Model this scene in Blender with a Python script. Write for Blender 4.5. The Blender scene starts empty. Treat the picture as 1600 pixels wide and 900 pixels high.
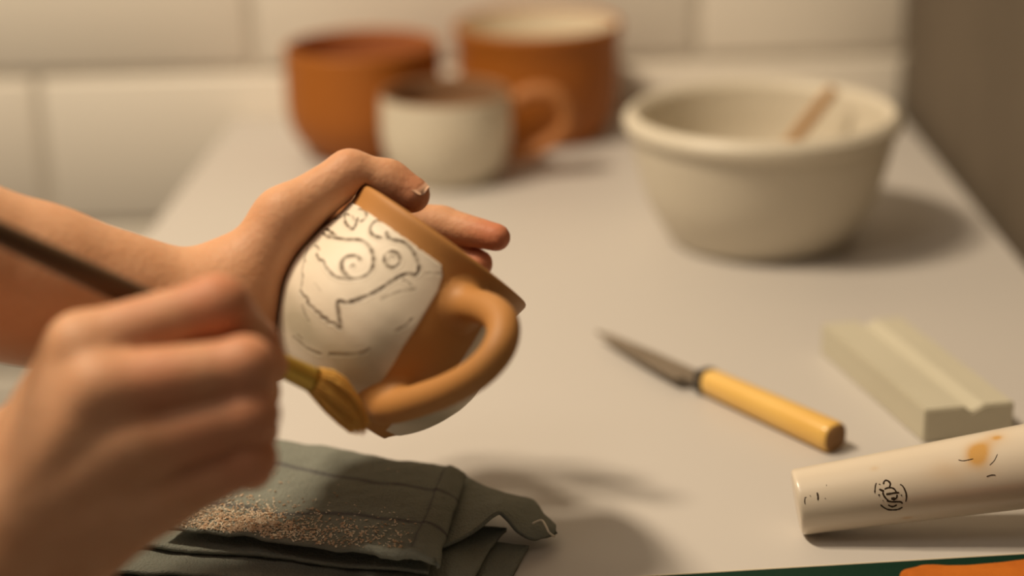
import bpy, bmesh, math, random
import numpy as np
from mathutils import Vector, Matrix
random.seed(7); rng = np.random.default_rng(7)
SC = bpy.context.scene
COL = SC.collection
CM = 0.01
# ------------------------------------------------------------------ camera
FPX = 2700.0; PITCH = math.radians(19.7); ROLL = math.radians(1.5); CAMH = 32.6
Fw = Vector((0, math.cos(PITCH), -math.sin(PITCH)))
R0 = Vector((1, 0, 0)); U0 = R0.cross(Fw)
Rt = R0*math.cos(ROLL) - U0*math.sin(ROLL)
Up = U0*math.cos(ROLL) + R0*math.sin(ROLL)
CPOS = Vector((0, 0, CAMH))
cam_d = bpy.data.cameras.new('camera'); cam = bpy.data.objects.new('camera', cam_d); COL.objects.link(cam)
M = Matrix((Rt, Up, -Fw)).transposed().to_4x4(); M.translation = CPOS*CM
cam.matrix_world = M
cam_d.sensor_width = 36; cam_d.lens = 36*FPX/1600; cam_d.clip_start = 0.02
cam_d.dof.use_dof = True; cam_d.dof.focus_distance = 0.66; cam_d.dof.aperture_fstop = 3.0
SC.camera = cam
# ------------------------------------------------------------------ light
W = bpy.data.worlds.new('world'); SC.world = W; W.use_nodes = True
W.node_tree.nodes['Background'].inputs[0].default_value = (1.0, 0.83, 0.65, 1)
W.node_tree.nodes['Background'].inputs[1].default_value = 0.11
def area(name, loc, target, size, power, colr):
    d = bpy.data.lights.new(name, 'AREA'); d.shape = 'DISK'; d.size = size; d.energy = power; d.color = colr
    o = bpy.data.objects.new(name, d); COL.objects.link(o); o.location = loc
    o.rotation_euler = (Vector(target)-Vector(loc)).to_track_quat('-Z', 'Y').to_euler()
    return o
area('key_lamp', (-0.62, 0.74, 1.16), (0, 0.85, 0), 0.16, 10.0, (1.0, 0.815, 0.585))
area('key_lamp_second', (-0.58, 0.56, 1.30), (0, 0.85, 0), 0.16, 8.0, (1.0, 0.815, 0.585))
area('front_fill', (-0.55, 0.05, 1.55), (-0.1, 1.3, 0.1), 0.6, 2.8, (1.0, 0.85, 0.68))  # unseen soft fill from the front, added to brighten the back wall
SC.view_settings.view_transform = 'Standard'; SC.view_settings.look = 'None'
SC.view_settings.gamma = 1; SC.view_settings.exposure = 0.12
SC.cycles.use_denoising = True

# ------------------------------------------------------------------ helpers
def P(px, py, d):
    "point seen at pixel (px,py), d cm along the optical axis, in cm"
    return CPOS + Fw*d + Rt*((px-800)/FPX*d) - Up*((py-450)/FPX*d)
def ray(px, py): return Fw + Rt*((px-800)/FPX) - Up*((py-450)/FPX)
def G(px, py, z=0.0):
    r = ray(px, py); s = (z-CPOS.z)/r.z
    return CPOS + r*s
def depth(p): return (p-CPOS).dot(Fw)
def new_mesh(name, verts, faces, mat=None, parent=None, smooth=True):
    me = bpy.data.meshes.new(name)
    me.from_pydata([tuple(Vector(v)*CM) for v in verts], [], faces)
    me.update()
    if smooth: me.polygons.foreach_set('use_smooth', [True]*len(me.polygons))
    o = bpy.data.objects.new(name, me); COL.objects.link(o)
    if mat: me.materials.append(mat)
    if parent: o.parent = parent
    return o
def from_bm(name, bm, mat=None, parent=None, smooth=True):
    bmesh.ops.recalc_face_normals(bm, faces=bm.faces)
    me = bpy.data.meshes.new(name); bm.to_mesh(me); bm.free()
    for v in me.vertices: v.co *= CM
    if smooth: me.polygons.foreach_set('use_smooth', [True]*len(me.polygons))
    o = bpy.data.objects.new(name, me); COL.objects.link(o)
    if mat: me.materials.append(mat)
    if parent: o.parent = parent
    return o
def empty(name, label, cat, loc=(0, 0, 0), group=None):
    o = bpy.data.objects.new(name, None); COL.objects.link(o); o.empty_display_size = 0.02
    o.location = Vector(loc)*CM
    o['label'] = label; o['category'] = cat
    if group: o['group'] = group
    return o
def keep(o, parent):
    "parent o, its mesh being in world coordinates"
    o.parent = parent; o.matrix_parent_inverse = Matrix.Translation(-parent.location)
    return o
def tag(o, label, cat):
    o['label'] = label; o['category'] = cat; return o
def lathe(profile, seg=64, closed=True):
    "closed profile loop (r,z) about z; returns verts, faces"
    vs = []; fs = []; n = len(profile)
    for r, z in profile:
        for k in range(seg):
            a = 2*math.pi*k/seg; vs.append(Vector((r*math.cos(a), r*math.sin(a), z)))
    for i in range(n-1):
        for k in range(seg):
            k2 = (k+1) % seg
            fs.append((i*seg+k, i*seg+k2, (i+1)*seg+k2, (i+1)*seg+k))
    fs.append(tuple(range(seg))[::-1]); fs.append(tuple((n-1)*seg+k for k in range(seg)))
    return vs, fs
def smooth_profile(pts, n=6):
    "Catmull-Rom through points"
    pts = [Vector(p) for p in pts]; out = []
    for i in range(len(pts)-1):
        p0 = pts[max(i-1, 0)]; p1 = pts[i]; p2 = pts[i+1]; p3 = pts[min(i+2, len(pts)-1)]
        for k in range(n):
            t = k/n
            out.append(0.5*((2*p1)+(p2-p0)*t+(2*p0-5*p1+4*p2-p3)*t*t+(3*p1-p0-3*p2+p3)*t**3))
    out.append(pts[-1]); return out
def tube(path, radii, seg=16, flat=None, flat_axis=None):
    "tube along path (Vectors); flat = ratio of the radius along flat_axis"
    n = len(path); vs = []; fs = []
    prev = None
    for i, p in enumerate(path):
        t = (path[min(i+1, n-1)]-path[max(i-1, 0)]).normalized()
        if prev is None:
            a = Vector(flat_axis) if flat_axis is not None else (Vector((0, 0, 1)) if abs(t.z) < .9 else Vector((1, 0, 0)))
        else: a = prev
        a = (a - t*a.dot(t)).normalized(); prev = a; b = t.cross(a)
        r = radii[i] if hasattr(radii, '__len__') else radii
        fa = flat if flat else 1
        for k in range(seg):
            an = 2*math.pi*k/seg
            vs.append(p + a*(math.cos(an)*r*fa) + b*(math.sin(an)*r))
    for i in range(n-1):
        for k in range(seg):
            k2 = (k+1) % seg
            fs.append((i*seg+k, i*seg+k2, (i+1)*seg+k2, (i+1)*seg+k))
    fs.append(tuple(range(seg))[::-1]); fs.append(tuple((n-1)*seg+k for k in range(seg)))
    return vs, fs
def box_bm(sx, sy, sz, bev=0.0, seg=2):
    bm = bmesh.new(); bmesh.ops.create_cube(bm, size=1)
    for v in bm.verts: v.co = Vector((v.co.x*sx, v.co.y*sy, v.co.z*sz))
    if bev: bmesh.ops.bevel(bm, geom=bm.edges[:], offset=bev, segments=seg, affect='EDGES', profile=.5)
    return bm
def vnoise(x, y, seed=0):
    "cheap smooth 2-D noise from a few sines (numpy)"
    g = np.random.default_rng(seed); s = 0
    for _ in range(7):
        a = g.uniform(0, 2*math.pi); f = g.uniform(.6, 1.6); ph = g.uniform(0, 6.3)
        s = s + np.sin((x*math.cos(a)+y*math.sin(a))*f+ph)
    return s/7

# ------------------------------------------------------------------ materials
def mat(name, base, rough=0.6, spec=0.5, var=0.0, vscale=20, col2=None, bump=0.0, bscale=200, speck=None, sss=0.0, metal=0.0,
        coat=0.0, stretch=None, attrs=()):
    "procedural principled material. base/col2 mixed by noise; speck=(colour, scale, threshold); attrs=[(attribute, colour)]"
    m = bpy.data.materials.new(name); m.use_nodes = True; nt = m.node_tree; N = nt.nodes; L = nt.links
    b = N['Principled BSDF']; b.inputs['Roughness'].default_value = rough
    b.inputs['Specular IOR Level'].default_value = spec; b.inputs['Metallic'].default_value = metal
    if coat: b.inputs['Coat Weight'].default_value = coat; b.inputs['Coat Roughness'].default_value = .12
    tc = N.new('ShaderNodeTexCoord'); mp = N.new('ShaderNodeMapping'); L.new(tc.outputs['Object'], mp.inputs[0])
    if stretch: mp.inputs['Scale'].default_value = stretch
    rgb = N.new('ShaderNodeRGB'); rgb.outputs[0].default_value = (*base, 1); cur = rgb.outputs[0]
    def mixc(fac, a, bcol):
        mx = N.new('ShaderNodeMix'); mx.data_type = 'RGBA'
        L.new(fac, mx.inputs['Factor']); L.new(a, mx.inputs['A'])
        if isinstance(bcol, tuple): mx.inputs['B'].default_value = (*bcol, 1)
        else: L.new(bcol, mx.inputs['B'])
        return mx.outputs['Result']
    def ramp(v, lo, hi, top=1.0):
        r = N.new('ShaderNodeMapRange'); L.new(v, r.inputs[0])
        r.inputs[1].default_value = lo; r.inputs[2].default_value = hi; r.inputs[4].default_value = top
        return r.outputs[0]
    if var:
        nz = N.new('ShaderNodeTexNoise'); nz.inputs['Scale'].default_value = vscale; nz.inputs['Detail'].default_value = 5
        L.new(mp.outputs[0], nz.inputs[0])
        c2 = col2 or tuple(c*.6 for c in base)
        cur = mixc(ramp(nz.outputs[0], .35, .7, var), cur, c2)
    if speck:
        nz = N.new('ShaderNodeTexNoise'); nz.inputs['Scale'].default_value = speck[1]; nz.inputs['Detail'].default_value = 2
        L.new(tc.outputs['Object'], nz.inputs[0])
        cur = mixc(ramp(nz.outputs[0], speck[2], speck[2]+.05), cur, speck[0])
    for an, ac in attrs:
        at = N.new('ShaderNodeAttribute'); at.attribute_name = an
        cur = mixc(at.outputs['Fac'], cur, ac)
    L.new(cur, b.inputs['Base Color'])
    if sss:
        b.inputs['Subsurface Weight'].default_value = sss; b.inputs['Subsurface Radius'].default_value = (1, .35, .18)
        b.inputs['Subsurface Scale'].default_value = .004
    if bump:
        nz = N.new('ShaderNodeTexNoise'); nz.inputs['Scale'].default_value = bscale; nz.inputs['Detail'].default_value = 4
        L.new(mp.outputs[0], nz.inputs[0])
        bp = N.new('ShaderNodeBump'); bp.inputs['Strength'].default_value = bump; bp.inputs['Distance'].default_value = .001
        L.new(nz.outputs[0], bp.inputs['Height']); L.new(bp.outputs[0], b.inputs['Normal'])
    return m
M_TABLE = mat('white_laminate', (.545, .515, .485), .42, .4, .12, 3, (.485, .45, .415))
M_TILE = mat('glazed_wall_tile', (.86, .80, .70), .35, .4, .15, 4, (.80, .735, .63))
M_GROUT = mat('tile_grout', (.64, .585, .50), .9, .2, .3, 60)
M_CONC = mat('grey_brown_render', (.150, .120, .088), .85, .2, .5, 9, (.10, .080, .058), .3, 60)
M_FLOOR = mat('floor_grey', (.25, .22, .19), .7, .3, .3, 5)
M_TERRA = mat('terracotta', (.39, .125, .016), .55, .35, .45, 14, (.30, .08, .010), .25, 180)
M_TERRA_IN = mat('terracotta_inner', (.40, .14, .05), .7, .3, .4, 14, (.28, .09, .03), .2, 150)
M_CREAM = mat('cream_glaze', (.74, .66, .52), .35, .5, .2, 20, (.66, .55, .38), .1, 60)
M_SPECK = mat('speckled_cream_glaze', (.68, .62, .50), .35, .5, .35, 40, (.56, .48, .36), .1, 60, speck=((.25, .18, .10), 260, .66))
M_BARE = mat('bare_brown_clay', (.30, .17, .09), .8, .3, .4, 40, (.22, .12, .06), .3, 200)
M_CUPH = mat('brown_clay_handle', (.40, .16, .05), .6, .3, .4, 30, (.30, .11, .03))
M_BOWL = mat('stoneware_white', (.63, .575, .47), .45, .4, .25, 9, (.57, .505, .39), .08, 90)
M_WOODSTICK = mat('pale_wood', (.52, .32, .16), .65, .3, .4, 60, (.40, .23, .11), .2, 200, stretch=(1, 1, .1))
M_MUG = mat('leather_hard_clay', (.46, .215, .062), .55, .35, .35, 22, (.38, .165, .045), .12, 120)
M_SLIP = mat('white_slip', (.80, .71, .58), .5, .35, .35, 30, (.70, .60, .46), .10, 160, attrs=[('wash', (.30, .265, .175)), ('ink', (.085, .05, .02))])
M_SKIN = mat('skin', (.61, .335, .19), .55, .3, .5, 70, (.50, .235, .11), .35, 380, sss=.2, attrs=[('red', (.50, .155, .075))])
M_NAIL = mat('fingernail', (.62, .33, .21), .28, .5, .2, 50, (.56, .27, .17))
M_NAILTIP = mat('nail_tip', (.68, .42, .28), .35, .5)
M_STEEL = mat('worn_dark_steel', (.25, .20, .15), .5, .5, .5, 40, (.18, .14, .10), .15, 200, metal=.35)
M_BOLSTER = mat('dark_bolster', (.055, .045, .035), .4, .5, metal=.5)
M_YWOOD = mat('yellow_varnished_wood', (.82, .52, .14), .38, .45, .5, 25, (.74, .41, .08), .1, 120, stretch=(.12, 1, 1), coat=.2)
M_ENDGRAIN = mat('end_grain', (.28, .15, .06), .7, .3, .5, 90)
M_STONE = mat('grey_green_hone', (.55, .515, .405), .75, .25, .5, 12, (.46, .43, .335), .2, 250)
M_PORC = mat('aged_porcelain', (.70, .61, .49), .32, .5, .3, 14, (.63, .52, .39), .05, 60, coat=.25, attrs=[('stain', (.60, .33, .09))])
M_INK = mat('dark_brown_ink', (.035, .02, .008), .6, .3)
M_CLOTH = mat('grey_green_linen', (.225, .238, .205), .95, .1, .5, 30, (.16, .168, .143), .9, 900, attrs=[('stripe', (.085, .082, .088))])
M_THREAD = mat('white_thread', (.75, .70, .60), .9, .1)
M_CRUMB = mat('clay_crumb', (.76, .62, .47), .9, .1, 1.0, 300, (.50, .32, .19))
M_CRUMB2 = mat('pale_clay_crumb', (.95, .86, .70), .8, .2)
M_HANDLE = mat('dark_wood', (.085, .042, .016), .45, .4, .4, 60, (.05, .025, .01))
M_BRASS = mat('brass_ferrule', (.62, .42, .08), .4, .5, .2, 60, metal=.55)
M_BRISTLE = mat('amber_bristles', (.95, .58, .15), .6, .3, .6, 300, (.88, .46, .09), .5, 500)
M_MAT = mat('dark_green_mat', (.003, .026, .014), .7, .15, .4, 40, (.004, .025, .012), .2, 300)
M_MATEDGE = mat('pale_mat_edge', (.62, .56, .44), .6, .3)
M_SPONGE = mat('orange_clay_lump', (.50, .14, .015), .9, .15, .6, 60, (.36, .085, .01), .8, 120)

# ------------------------------------------------------------------ setting
corner = G(1412, 157); wall_y = corner.y
rw_b = G(1600, 378); rdir = (rw_b-corner); rdir.z = 0; rdir.normalize()
def slab(name, p0, p1, thick, z0, z1, m):
    d = (p1-p0); d.z = 0; d.normalize(); n = Vector((-d.y, d.x, 0))
    q = [p0, p1, p1+n*thick, p0+n*thick]
    vs = [Vector((p.x, p.y, z0)) for p in q]+[Vector((p.x, p.y, z1)) for p in q]
    return new_mesh(name, vs, [(3, 2, 1, 0), (4, 5, 6, 7), (0, 1, 5, 4), (1, 2, 6, 5), (2, 3, 7, 6), (3, 0, 4, 7)], m, smooth=False)
FLOOR_Z = -74.0; TOPZ = 170.0
wall = slab('wall_back', Vector((-170, wall_y+.25, 0)), Vector((corner.x+2, wall_y+.25, 0)), 8, FLOOR_Z, TOPZ, M_GROUT); wall['kind'] = 'structure'
wr_end = corner + rdir*120
wallr = slab('wall_right', Vector((wr_end.x, wr_end.y, 0)), Vector((corner.x-rdir.x*2, corner.y-rdir.y*2, 0)), -8, FLOOR_Z, TOPZ, M_CONC); wallr['kind'] = 'structure'
fl = new_mesh('floor', [(-170, -60, FLOOR_Z), (170, -60, FLOOR_Z), (170, wall_y+8, FLOOR_Z), (-170, wall_y+8, FLOOR_Z),
                        (-170, -60, FLOOR_Z-4), (170, -60, FLOOR_Z-4), (170, wall_y+8, FLOOR_Z-4), (-170, wall_y+8, FLOOR_Z-4)],
              [(0, 1, 2, 3), (7, 6, 5, 4), (0, 4, 5, 1), (1, 5, 6, 2), (2, 6, 7, 3), (3, 7, 4, 0)], M_FLOOR, smooth=False); fl['kind'] = 'structure'
# wall tiles: running bond, found from the photograph's joints on the wall plane
def onwall(px, py):
    r = ray(px, py); s = wall_y/r.y; return CPOS + r*s
j1 = onwall(395, 60); j2 = onwall(1090, 60); TW = j2.x-j1.x
zj = .5*(onwall(60, 121).z+onwall(1200, 87).z); zj2 = onwall(215, 352).z; TH = zj-zj2
JT = 0.7
tile_me = None
for row in range(-3, 5):
    zc = zj+TH*(row-.5)
    for k in range(-5, 4):
        xc = j1.x + TW*(k+.5) + (0 if row % 2 == 1 else -TW*.5)
        if row % 2 == 0: xc = onwall(62, 180).x + TW*(k+.5)
        x0 = xc-TW/2+JT/2; x1 = min(xc+TW/2-JT/2, corner.x-.2)
        if x1-x0 < 2 or x0 > corner.x or x0 < -165: continue
        full = x1 == xc+TW/2-JT/2
        if full and tile_me:
            o = bpy.data.objects.new('tile', tile_me); COL.objects.link(o)
        else:
            o = from_bm('tile', box_bm(x1-x0, 1.2, TH-JT, .25, 2), M_TILE)
            if full: tile_me = o.data
        o.location = Vector(((x0+x1)/2, wall_y+.6, zc))*CM
        o.rotation_euler = (random.uniform(-.004, .004), 0, random.uniform(-.002, .002))
        o.parent = wall
# table
tl0 = G(228, 366); tl1 = G(362, 190); td = (tl1-tl0); td /= td.y
tleft_back = tl0 + td*(wall_y-.3-tl0.y); TABLE_FRONT = 42.0
tleft_front = tl0 + td*(TABLE_FRONT-tl0.y)
rfront = corner + rdir*((TABLE_FRONT-corner.y)/rdir.y) - Vector((.9, 0, 0))
bm = bmesh.new()
q = [tleft_front, Vector((min(rfront.x, 55), TABLE_FRONT, 0)), Vector((min(rfront.x, 55), TABLE_FRONT, 0)), Vector((corner.x-1.1, wall_y-.3, 0)), tleft_back]
if rfront.x > 55:
    pr = corner + rdir*((55-corner.x)/rdir.x); q[2] = Vector((55, pr.y-1.2, 0))
else: q.pop(2)
top = [bm.verts.new((p.x, p.y, 0)) for p in q]; bot = [bm.verts.new((p.x, p.y, -2.6)) for p in q]
bm.faces.new(top); bm.faces.new(bot[::-1])
for i in range(len(q)): bm.faces.new((top[i], bot[i], bot[(i+1) % len(q)], top[(i+1) % len(q)]))
bmesh.ops.recalc_face_normals(bm, faces=bm.faces)
bmesh.ops.bevel(bm, geom=bm.edges[:], offset=.15, segments=2, affect='EDGES')
table = empty('work_table', 'white laminate table top on which the bowl, cups, tools and cloth stand', 'table', (0, 90, -2.6))
t = from_bm('table_top', bm, M_TABLE, smooth=False); keep(t, table)
for x, y in ((tleft_back.x+5, wall_y-8), (corner.x-7, wall_y-8), (tleft_front.x+6, TABLE_FRONT+6), (rfront.x-5, TABLE_FRONT+6)):
    b = box_bm(4, 4, FLOOR_Z*-1-2.6, .3)
    for v in b.verts: v.co += Vector((x, y, (FLOOR_Z-2.6)/2))
    keep(from_bm('leg', b, M_TABLE, smooth=False), table)

# ------------------------------------------------------------------ vessels at the back
def vessel(name, m, base, outer, inner, label, cat, m_in=None, m_rim=None, seg=72):
    "outer, inner: profiles (r,z) from the foot up / from the rim down; parts: body, inside"
    e = empty(name, label, cat, base)
    o = smooth_profile(outer, 5); i = smooth_profile(inner, 5)
    lip = smooth_profile([o[-1], ((o[-1][0]+i[0][0])/2, o[-1][1]+abs(o[-1][0]-i[0][0])*.45), i[0]], 5)
    vs, fs = lathe([tuple(p) for p in o], seg); fs = fs[:-1]
    new_mesh('body', vs, fs, m, e)
    vs, fs = lathe([tuple(p) for p in lip], seg); fs = fs[:-2]
    new_mesh('rim', vs, fs, m_rim or m, e)
    vs, fs = lathe([tuple(p) for p in i], seg); fs = [fs[k] for k in range(len(fs)) if k != len(fs)-2]
    new_mesh('inside', vs, fs, m_in or m, e)
    return e
def cpx(px, p): return px/FPX*depth(p)          # px size -> cm at point p
# wide terracotta pot
b = G(574, 236); s = cpx(1, b); r = 120*s; h = 7.8
vessel('terracotta_pot', M_TERRA, b, [(r*.62, 0), (r*.70, .2), (r*.88, 1.3), (r*.98, 2.7), (r*1.0, 4.5), (r*.985, h)],
       [(r*.93, h), (r*.93, 5.5), (r*.88, 2.8), (r*.5, .8), (.2, .7)],
       'wide low terracotta pot at the back left, behind the cream cup', 'pot', M_TERRA_IN)
# tall terracotta pot, cream inside
b = G(843, 208); s = cpx(1, b); r = 124*s; h = 166*s/.965
vessel('terracotta_jar', M_TERRA, b, [(r*.78, 0), (r*.84, .3), (r*.97, 2.5), (r*1.0, 5.0), (r*1.0, h-1.8), (r*1.04, h)],
       [(r*.97, h), (r*.94, h-2), (r*.93, 4.0), (r*.7, .9), (.2, .8)],
       'tall terracotta jar with cream inside, at the back behind the cup', 'jar', M_CREAM)
# cream cup with handle
b = G(700, 278); s = cpx(1, b); r = 101*s; h = 131*s/.96
cup = vessel('cream_cup', M_SPECK, b, [(r*.70, 0), (r*.74, .2), (r*.92, 1.6), (r*1.0, 3.2), (r*1.0, h*.8), (r*.985, h)],
       [(r*.92, h), (r*.93, h*.7), (r*.85, 1.6), (r*.4, .6), (.2, .55)],
       'small cream speckled cup with a bare brown rim and looped handle, before the terracotta pots', 'cup', M_BARE, M_BARE)
hp = smooth_profile([(r*.93, 0, h*.80), (r*1.25, -.1, h*.97), (r*1.66, -.2, h*.96), (r*1.86, -.2, h*.70), (r*1.70, -.2, h*.46), (r*1.32, -.1, h*.30), (r*.95, 0, h*.24)], 6)
vs, fs = tube(hp, .52, 14, 1.35, (0, 1, 0)); new_mesh('handle', vs, fs, M_CUPH, cup)
# big pale bowl
b = G(1186, 369); s = cpx(1, b); r = 214*s*.985; h = 192*s/.955
bowl = vessel('mixing_bowl', M_BOWL, b, [(r*.58, 0), (r*.63, .12), (r*.68, .5), (r*.84, 2.8), (r*.935, h*.74), (r*.955, h*.86), (r*1.0, h*.90), (r*1.0, h*.965)],
       [(r*.885, h*.965), (r*.86, h*.8), (r*.80, h*.5), (r*.6, 1.2), (r*.3, .75), (.2, .7)],
       'large pale stoneware bowl with a thick rolled rim standing on the right', 'bowl')
# stick standing in the bowl
top_p = b + Vector((cpx(1, b)*97, 0, 0))
tipr = ray(1303, 138); tp = G(1303, 138, h+.5)
lp = G(1172, 303, 1.75)
stick = empty('wooden_stick', 'thin flat wooden stirring stick leaning inside the pale bowl', 'stick', lp)
path = [lp+(tp-lp)*(k/10) for k in range(11)]
vs, fs = tube(path, [.42, .45, .46, .46, .46, .46, .46, .46, .45, .43, .38], 12, .55, (0, 1, .4))
keep(new_mesh('shaft', vs, fs, M_WOODSTICK), stick)

# ------------------------------------------------------------------ knife
k0 = G(1108, 594, .7); k1 = G(1306, 683, .7); kd = (k1-k0).normalized(); kn = Vector((-kd.y, kd.x, 0))
knife = empty('paring_knife', 'small paring knife with dark blade and yellow wooden handle lying on the table', 'knife', (k0.x, k0.y, 0))
L = (k1-k0).length
bm = bmesh.new(); rings = []
for t_, sc_ in ((0, .84), (.02, .92), (.3, .97), (.7, 1.03), (.96, 1.06), (.985, 1.02), (1, .95)):
    ring = []
    for a in range(16):
        an = 2*math.pi*a/16
        cx, cz = math.cos(an), math.sin(an)
        cx = math.copysign(abs(cx)**.75, cx); cz = math.copysign(abs(cz)**.75, cz)
        p = k0+kd*(L*t_)+kn*(cx*.66*sc_); p.z = .66+cz*.64*sc_
        ring.append(bm.verts.new(p))
    rings.append(ring)
for i in range(len(rings)-1):
    for a in range(16): bm.faces.new((rings[i][a], rings[i][(a+1) % 16], rings[i+1][(a+1) % 16], rings[i+1][a]))
bm.faces.new(rings[0]); bm.faces.new(rings[-1])
hd = keep(from_bm('handle', bm, M_YWOOD), knife)
hd.data.materials.append(M_ENDGRAIN)
for p in hd.data.polygons:
    if len(p.vertices) == 16 and (p.center/CM-k1).length < 1: p.material_index = 1
def flat_blade(name, pts, z0, z1, m):
    "pts in (along, across) from the bolster; plate of tapering thickness"
    n = len(pts); c = [k0 - kd*a + kn*w for a, w in pts]
    vs = [Vector((p.x, p.y, z0)) for p in c]+[Vector((p.x, p.y, z1)) for p in c]
    fs = [tuple(range(n))[::-1], tuple(range(n, 2*n))]+[(i, (i+1) % n, n+(i+1) % n, n+i) for i in range(n)]
    o = new_mesh(name, vs, fs, m, smooth=False); md = o.modifiers.new('bevel', 'BEVEL'); md.width = .0006; md.segments = 2
    return keep(o, knife)
BL = (k0-G(932, 519, .5)).length
flat_blade('blade', [(.5, .42), (1.2, .48), (BL*.5, .46), (BL*.85, .30), (BL, .05), (BL*.98, -.06), (BL*.8, -.35), (BL*.55, -.66), (BL*.32, -.88), (1.55, -.98), (1.25, -.95), (1.12, -.55), (.5, -.42)], .50, .66, M_STEEL)
flat_blade('bolster', [(-.05, .58), (.45, .52), (.6, .42), (.6, -.45), (.45, -.52), (-.05, -.58)], .12, 1.12, M_BOLSTER)

# ------------------------------------------------------------------ grooved stone block
bh = 1.6
FLp = G(1446, 641, bh); FRp = G(1586, 628, bh); BLp = G(1284, 505, bh)
ex = (FRp-FLp); bw = ex.length; ex.normalize(); ey = Vector((-ex.y, ex.x, 0)); bl = (BLp-FLp).dot(ey)
skew = (BLp-FLp).dot(ex)/bl
bm = bmesh.new()
prof = [(0, 0), (bw, 0), (bw, bh), (bw*.66, bh), (bw*.575, bh-.20), (bw*.53, bh-.30), (bw*.48, bh-.20), (bw*.44, bh), (0, bh)]
a = []; n_l = 14
for i in range(n_l+1):
    yy = bl*i/n_l
    a.append([bm.verts.new(FLp.xy.to_3d() + ex*(u+yy*skew) + ey*yy + Vector((0, 0, w))) for u, w in prof])
for i in range(n_l):
    for k in range(len(prof)): bm.faces.new((a[i][k], a[i][(k+1) % 9], a[i+1][(k+1) % 9], a[i+1][k]))
bm.faces.new(a[0]); bm.faces.new(a[-1])
bmesh.ops.recalc_face_normals(bm, faces=bm.faces)
sharp = [e for e in bm.edges if len(e.link_faces) == 2 and e.calc_face_angle() > .9]
bmesh.ops.bevel(bm, geom=sharp, offset=.07, segments=2, affect='EDGES')
tag(from_bm('sharpening_stone', bm, M_STONE, smooth=False), 'grey green sharpening stone block with a groove along its top, on the right', 'stone')

# ------------------------------------------------------------------ porcelain rod with stamp
A = G(1240, 836); r0 = 51*cpx(1, A)
C0 = A + Vector((0, .25, r0)); rb_ = ray(1606, 728); C1 = CPOS + rb_*((C0.y-.35)/rb_.y)
ax = (C1-C0).normalized(); an_ = Vector((-ax.y, ax.x, 0)).normalized(); au = ax.cross(an_); LB = (C1-C0).length
C0 = C0 + ax*.1
r1 = 65.5*cpx(1, C1); slope = (r1-r0)/LB; RL = LB+4.0
# the wide foot of the rod, beyond the frame, that it leans on
e_rod = empty('porcelain_rod', 'tapered off white porcelain rod with a round dark stamp, bottom right corner', 'rod', A)
def rodr(u):
    e = .16
    if u < e: return (r0+slope*u) - e + math.sqrt(max(0, e*e-(e-u)**2))
    return r0+slope*u
def rodp(u, phi, off=0.0):
    "phi 0 = facing up, positive towards the camera"
    r = rodr(u)+off
    return C0 + ax*u + au*(math.cos(phi)*r) - an_*(math.sin(phi)*r)
us = [0, .02, .05, .1, .16]+list(np.linspace(.25, RL-.15, 150))+[RL-.05, RL]
vs = []; fs = []; S = 120; stain = []
def hump(x, y, cx, cy, sx, sy, rot=0):
    dx, dy = x-cx, y-cy; c, s_ = math.cos(rot), math.sin(rot)
    return math.exp(-((c*dx+s_*dy)/sx)**2-((-s_*dx+c*dy)/sy)**2)
def hit_rod(px, py):
    "pixel -> (u, phi) on the rod"
    d = ray(px, py); s_ = 55.0
    while s_ < 90:
        p = CPOS+d*s_; u = (p-C0).dot(ax)
        w = -(p-C0).dot(an_); z = (p-C0).dot(au)
        if math.hypot(w, z) <= rodr(max(u, .16)): return u, math.atan2(w, z)
        s_ += .01
    return None
spots = [hit_rod(1530, 708), hit_rod(1558, 684), hit_rod(1366, 732), hit_rod(1417, 809), hit_rod(1475, 735)]
spots = [s_ or (0, 9) for s_ in spots]
for u in us:
    for k in range(S):
        phi = 2*math.pi*k/S - math.pi; vs.append(rodp(u, phi))
        y = phi*r1
        g = .0
        (u1, p1), (u2, p2), (u3, p3), (u4, p4), (u5, p5) = spots
        nz = .6+.8*float(vnoise(u*4.0, y*4.0, 3))
        g += 1.3*hump(u, y, u1, p1*r1, 1.15, .62, -.7)*nz*nz + .9*hump(u, y, u2, p2*r1, .17, .13)
        g += .30*hump(u, y, u3, p3*r1, .16, .12) + .6*hump(u, y, u4, p4*r1, .2, .09) + .18*hump(u, y, u5, p5*r1, .7, .5)
        stain.append(min(1, max(0, g)))
for i in range(len(us)-1):
    for k in range(S): fs.append((i*S+k, i*S+(k+1) % S, (i+1)*S+(k+1) % S, (i+1)*S+k))
fs.append(tuple(range(S))[::-1]); fs.append(tuple((len(us)-1)*S+k for k in range(S)))
rod = keep(new_mesh('shaft', vs, fs, M_PORC), e_rod)
ce = C0 + ax*RL; hr = ce.z/max(.2, au.z) + .42
kp = smooth_profile([(r0+slope*RL, -.3), (r0+slope*RL+.1, .2), (hr*.9, 1.2), (hr, 2.4), (hr*.93, 3.6), (hr*.55, 4.6), (.05, 4.9)], 5)
kv, kf = lathe([(max(.03, p[0]), p[1]) for p in kp], 48)
kv = [C0 + ax*(RL+v.z) + au*v.x + an_*v.y for v in kv]
dzk = min(v.z for v in kv); kv = [v - Vector((0, 0, dzk)) if False else v for v in kv]
keep(new_mesh('knob', kv, kf, M_PORC), e_rod)
at = rod.data.attributes.new('stain', 'FLOAT', 'POINT'); at.data.foreach_set('value', stain)
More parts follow.
